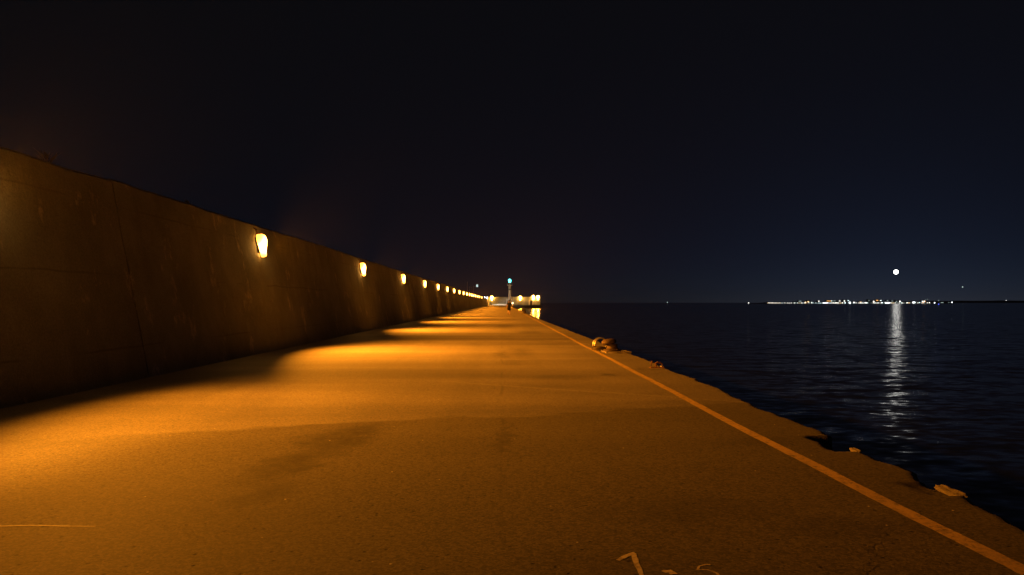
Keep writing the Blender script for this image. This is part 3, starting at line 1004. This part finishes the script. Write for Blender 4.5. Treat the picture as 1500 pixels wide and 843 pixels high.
def boat(px, py, Y, L, lab, mat, r, group=None):
    p = at(px, py, Y)
    t = thing('boat', lab, 'boat', (p.x, Y, WZ), R(8), group)
    bm = bmesh.new()
    secs = [(-.5, .75, .55), (-.3, .95, .5), (0, 1.0, .5), (.25, .8, .58), (.42, .4, .7), (.5, .03, .8)]
    rows = []
    for (u, w_, h_) in secs:
        W_ = L * .17 * w_
        rows.append([bm.verts.new(q) for q in ((L * u, -W_, h_ * L * .16), (L * u * .96, -W_ * .6, -L * .03), (L * u * .96, W_ * .6, -L * .03), (L * u, W_, h_ * L * .16))])
    for a, b in zip(rows, rows[1:]):
        for i in range(4):
            bm.faces.new((a[i], a[(i + 1) % 4], b[(i + 1) % 4], b[i]))
    bm.faces.new(rows[0]); bm.faces.new(rows[-1][::-1])
    obj('hull', bm, M['dark'], t)
    bm = bmesh.new()
    box(bm, -L * .25, L * .1, -L * .09, L * .09, L * .075, L * .2, L * .015)
    obj('cabin', bm, M['grey'], t)
    zt = max(L * .3, p.z - WZ)
    bm = bmesh.new()
    tube(bm, [(-L * .08, 0, L * .15), (-L * .08, 0, zt - r)], .04 + L * .004, 6)
    obj('mast', bm, M['steel'], t)
    bm = bmesh.new()
    bmesh.ops.create_icosphere(bm, subdivisions=2, radius=r)
    o = obj('mast_light', bm, M[mat], t, True)
    o.location = (-L * .08, 0, zt)
    return t
boat(1245.5, 445.3, 1250, 7, 'small boat with a brilliant white light in front of the far town', 'lit_bright', 1.3)
boat(1097, 444, 1300, 6, 'tiny boat with a faint light left of the far town', 'lit_white', .6)
boat(978, 443.2, 1500, 6, 'tiny far boat with a dim light alone on the horizon', 'lit_dim', .8)
p = at(1375, 447.8, 640)
t = thing('buoy', 'small dark buoy with a blue light on the water before the town', 'buoy', (p.x, 640, WZ))
bm = bmesh.new()
lathe(bm, [(.3, -.3), (.55, 0), (.5, .3), (.15, .4), (.08, 1.0)], 14)
obj('float', bm, M['dark'], t, True)
bm = bmesh.new()
lathe(bm, [(.1, 1.0), (.28, 1.1), (.28, 1.5), (.1, 1.6)], 12)
obj('light', bm, M['lit_blue'], t, True)

# ------------------------------------------------------------------ walking person
def skin_mesh(name, verts, edges, radii, mat, parent, root=0, sub=2, label=None):
    me = bpy.data.meshes.new(name)
    me.from_pydata([Vector(v) for v in verts], edges, [])
    o = bpy.data.objects.new(name, me)
    COL.objects.link(o)
    md_ = o.modifiers.new('skin', 'SKIN')
    md_.use_smooth_shade = True
    sv = me.skin_vertices[0].data
    for i, r in enumerate(radii):
        sv[i].radius = (r, r) if not isinstance(r, tuple) else r
        sv[i].use_root = (i == root)
    s2 = o.modifiers.new('sub', 'SUBSURF')
    s2.levels = s2.render_levels = sub
    dg = bpy.context.evaluated_depsgraph_get()
    nm = bpy.data.meshes.new_from_object(o.evaluated_get(dg))
    o.modifiers.clear()
    o.data = nm
    for p_ in nm.polygons: p_.use_smooth = True
    nm.materials.clear()
    nm.materials.append(mat)
    o.parent = parent
    if label: o['label'] = label
    return o
M['skin'] = simple('skin', (.30, .185, .13), .6, 0, .1)
def cloth(name, col):
    m = NT(name)
    return m.bsdf(m.mix(m.noise(20, 4), tuple(k * .8 for k in col), tuple(k * 1.2 for k in col)), .95, None, 0, .05)
M['shirt'] = cloth('black_shirt', (.008, .008, .009))
M['shorts'] = cloth('dark_shorts', (.009, .009, .011))
M['hair'] = simple('dark_hair', (.015, .012, .01), .7, 0, .3, 40)
M['shoe'] = simple('shoe', (.10, .07, .05), .7)
pp = ground(745.6, 461)
person = thing('person', 'person in dark t-shirt and shorts walking away along the pier', 'person', (pp.x, pp.y, .003), R(-3))
V, E, RR = [], [], []
def av(p_, r, par=None):
    V.append(p_); RR.append(r)
    if par is not None: E.append((par, len(V) - 1))
    return len(V) - 1
pel = av((0, 0, .92), (.15, .105))
ab = av((0, .01, 1.08), (.135, .095), pel)
chs = av((0, .02, 1.27), (.155, .105), ab)
nk0 = av((0, .02, 1.43), (.075, .07), chs)
nk = av((0, .035, 1.50), .056, nk0)
hd0 = av((0, .045, 1.57), (.07, .08), nk)
hd1 = av((0, .05, 1.65), (.077, .095), hd0)
hd2 = av((0, .045, 1.71), (.062, .075), hd1)
nose = av((0, .152, 1.61), .014, hd1)
for s in (-1, 1):
    av((s * .085, .045, 1.615), .018, hd1)
hands = []
for s, sw in ((-1, -.16), (1, .16)):
    sh = av((s * .165, .01, 1.39), .062, chs)
    el = av((s * .225, -.02 + sw * .5, 1.13), .043, sh)
    wr = av((s * .235, .06 + sw * 1.3, .90), .029, el)
    pm = av((s * .232, .075 + sw * 1.45, .83), (.024, .037), wr)
    av((s * .215, .115 + sw * 1.45, .80), .011, pm)
    for k in range(4):
        a = av((s * .232, .048 + k * .019 + sw * 1.5, .775), .0095, pm)
        av((s * .222, .052 + k * .019 + sw * 1.5, .735 + .008 * abs(k - 1.5)), .0085, a)
for s, kn, an, toe in ((-1, (-.10, .04, .50), (-.095, -.20, .115), (-.1, -.10, .035)), (1, (.10, .12, .49), (.10, .14, .085), (.11, .30, .035))):
    hp = av((s * .095, 0, .86), .092, pel)
    k_ = av(kn, .056, hp)
    cf = av(((kn[0] + an[0]) / 2, (kn[1] + an[1]) / 2 - .02, (kn[2] + an[2]) / 2 + .05), .054, k_)
    a_ = av(an, .036, cf)
    av(toe, .034, a_)
skin_mesh('body', V, E, RR, M['skin'], person)
skin_mesh('shirt', [(0, 0, .80), (0, .01, 1.06), (0, .02, 1.28), (0, .025, 1.47), (-.165, .01, 1.39), (-.222, -.08, 1.16), (.165, .01, 1.39), (.222, .04, 1.16)],
          [(0, 1), (1, 2), (2, 3), (2, 4), (4, 5), (2, 6), (6, 7)], [(.225, .175), (.205, .165), (.225, .175), (.105, .10), .1, .09, .1, .09], M['shirt'], person, 1)
skin_mesh('shorts', [(0, 0, 1.02), (0, 0, .90), (-.098, .0, .80), (-.103, .035, .46), (.098, .0, .80), (.103, .11, .46)], [(0, 1), (1, 2), (2, 3), (1, 4), (4, 5)], [(.17, .14), (.19, .15), .13, .11, .13, .11], M['shorts'], person, 0)
skin_mesh('hair', [(0, .005, 1.555), (0, .015, 1.64), (0, .03, 1.71), (0, .045, 1.76)], [(0, 1), (1, 2), (2, 3)], [(.085, .075), (.105, .105), (.105, .115), .06], M['hair'], person, 0)
for (x, y, z, rx) in ((-.098, -.15, .06, -35), (.105, .22, .04, 10)):
    bm = bmesh.new()
    box(bm, -.05, .05, -.13, .14, -.04, .045, .03, Matrix.Translation((x, y, z)) @ Matrix.Rotation(R(rx), 4, 'X'))
    obj('shoe', bm, M['shoe'], person, True)

# ------------------------------------------------------------------ thin haze added in place of lens glow
HAZE = .00004
if HAZE:
    bm = bmesh.new()
    box(bm, -4000, 4000, -320, 4450, -5, 60)
    hz = NT('glow_haze')
    pv = hz.n('ShaderNodeVolumePrincipled', {'Color': (.9, .92, .95), 'Density': HAZE, 'Anisotropy': .75})
    hz.t.links.new(pv.outputs[0], hz.out.inputs['Volume'])
    h = obj('haze', bm, hz.mat)
    h['kind'] = 'stuff'

# ------------------------------------------------------------------ render settings
sc.render.engine = 'CYCLES'
sc.view_settings.view_transform = 'Standard'
sc.view_settings.look = 'None'
sc.view_settings.exposure = 0
sc.view_settings.gamma = 1
sc.view_settings.use_curve_mapping = False
sc.cycles.use_denoising = True
sc.cycles.sample_clamp_indirect = 6
sc.cycles.max_bounces = 6
sc.cycles.volume_bounces = 0
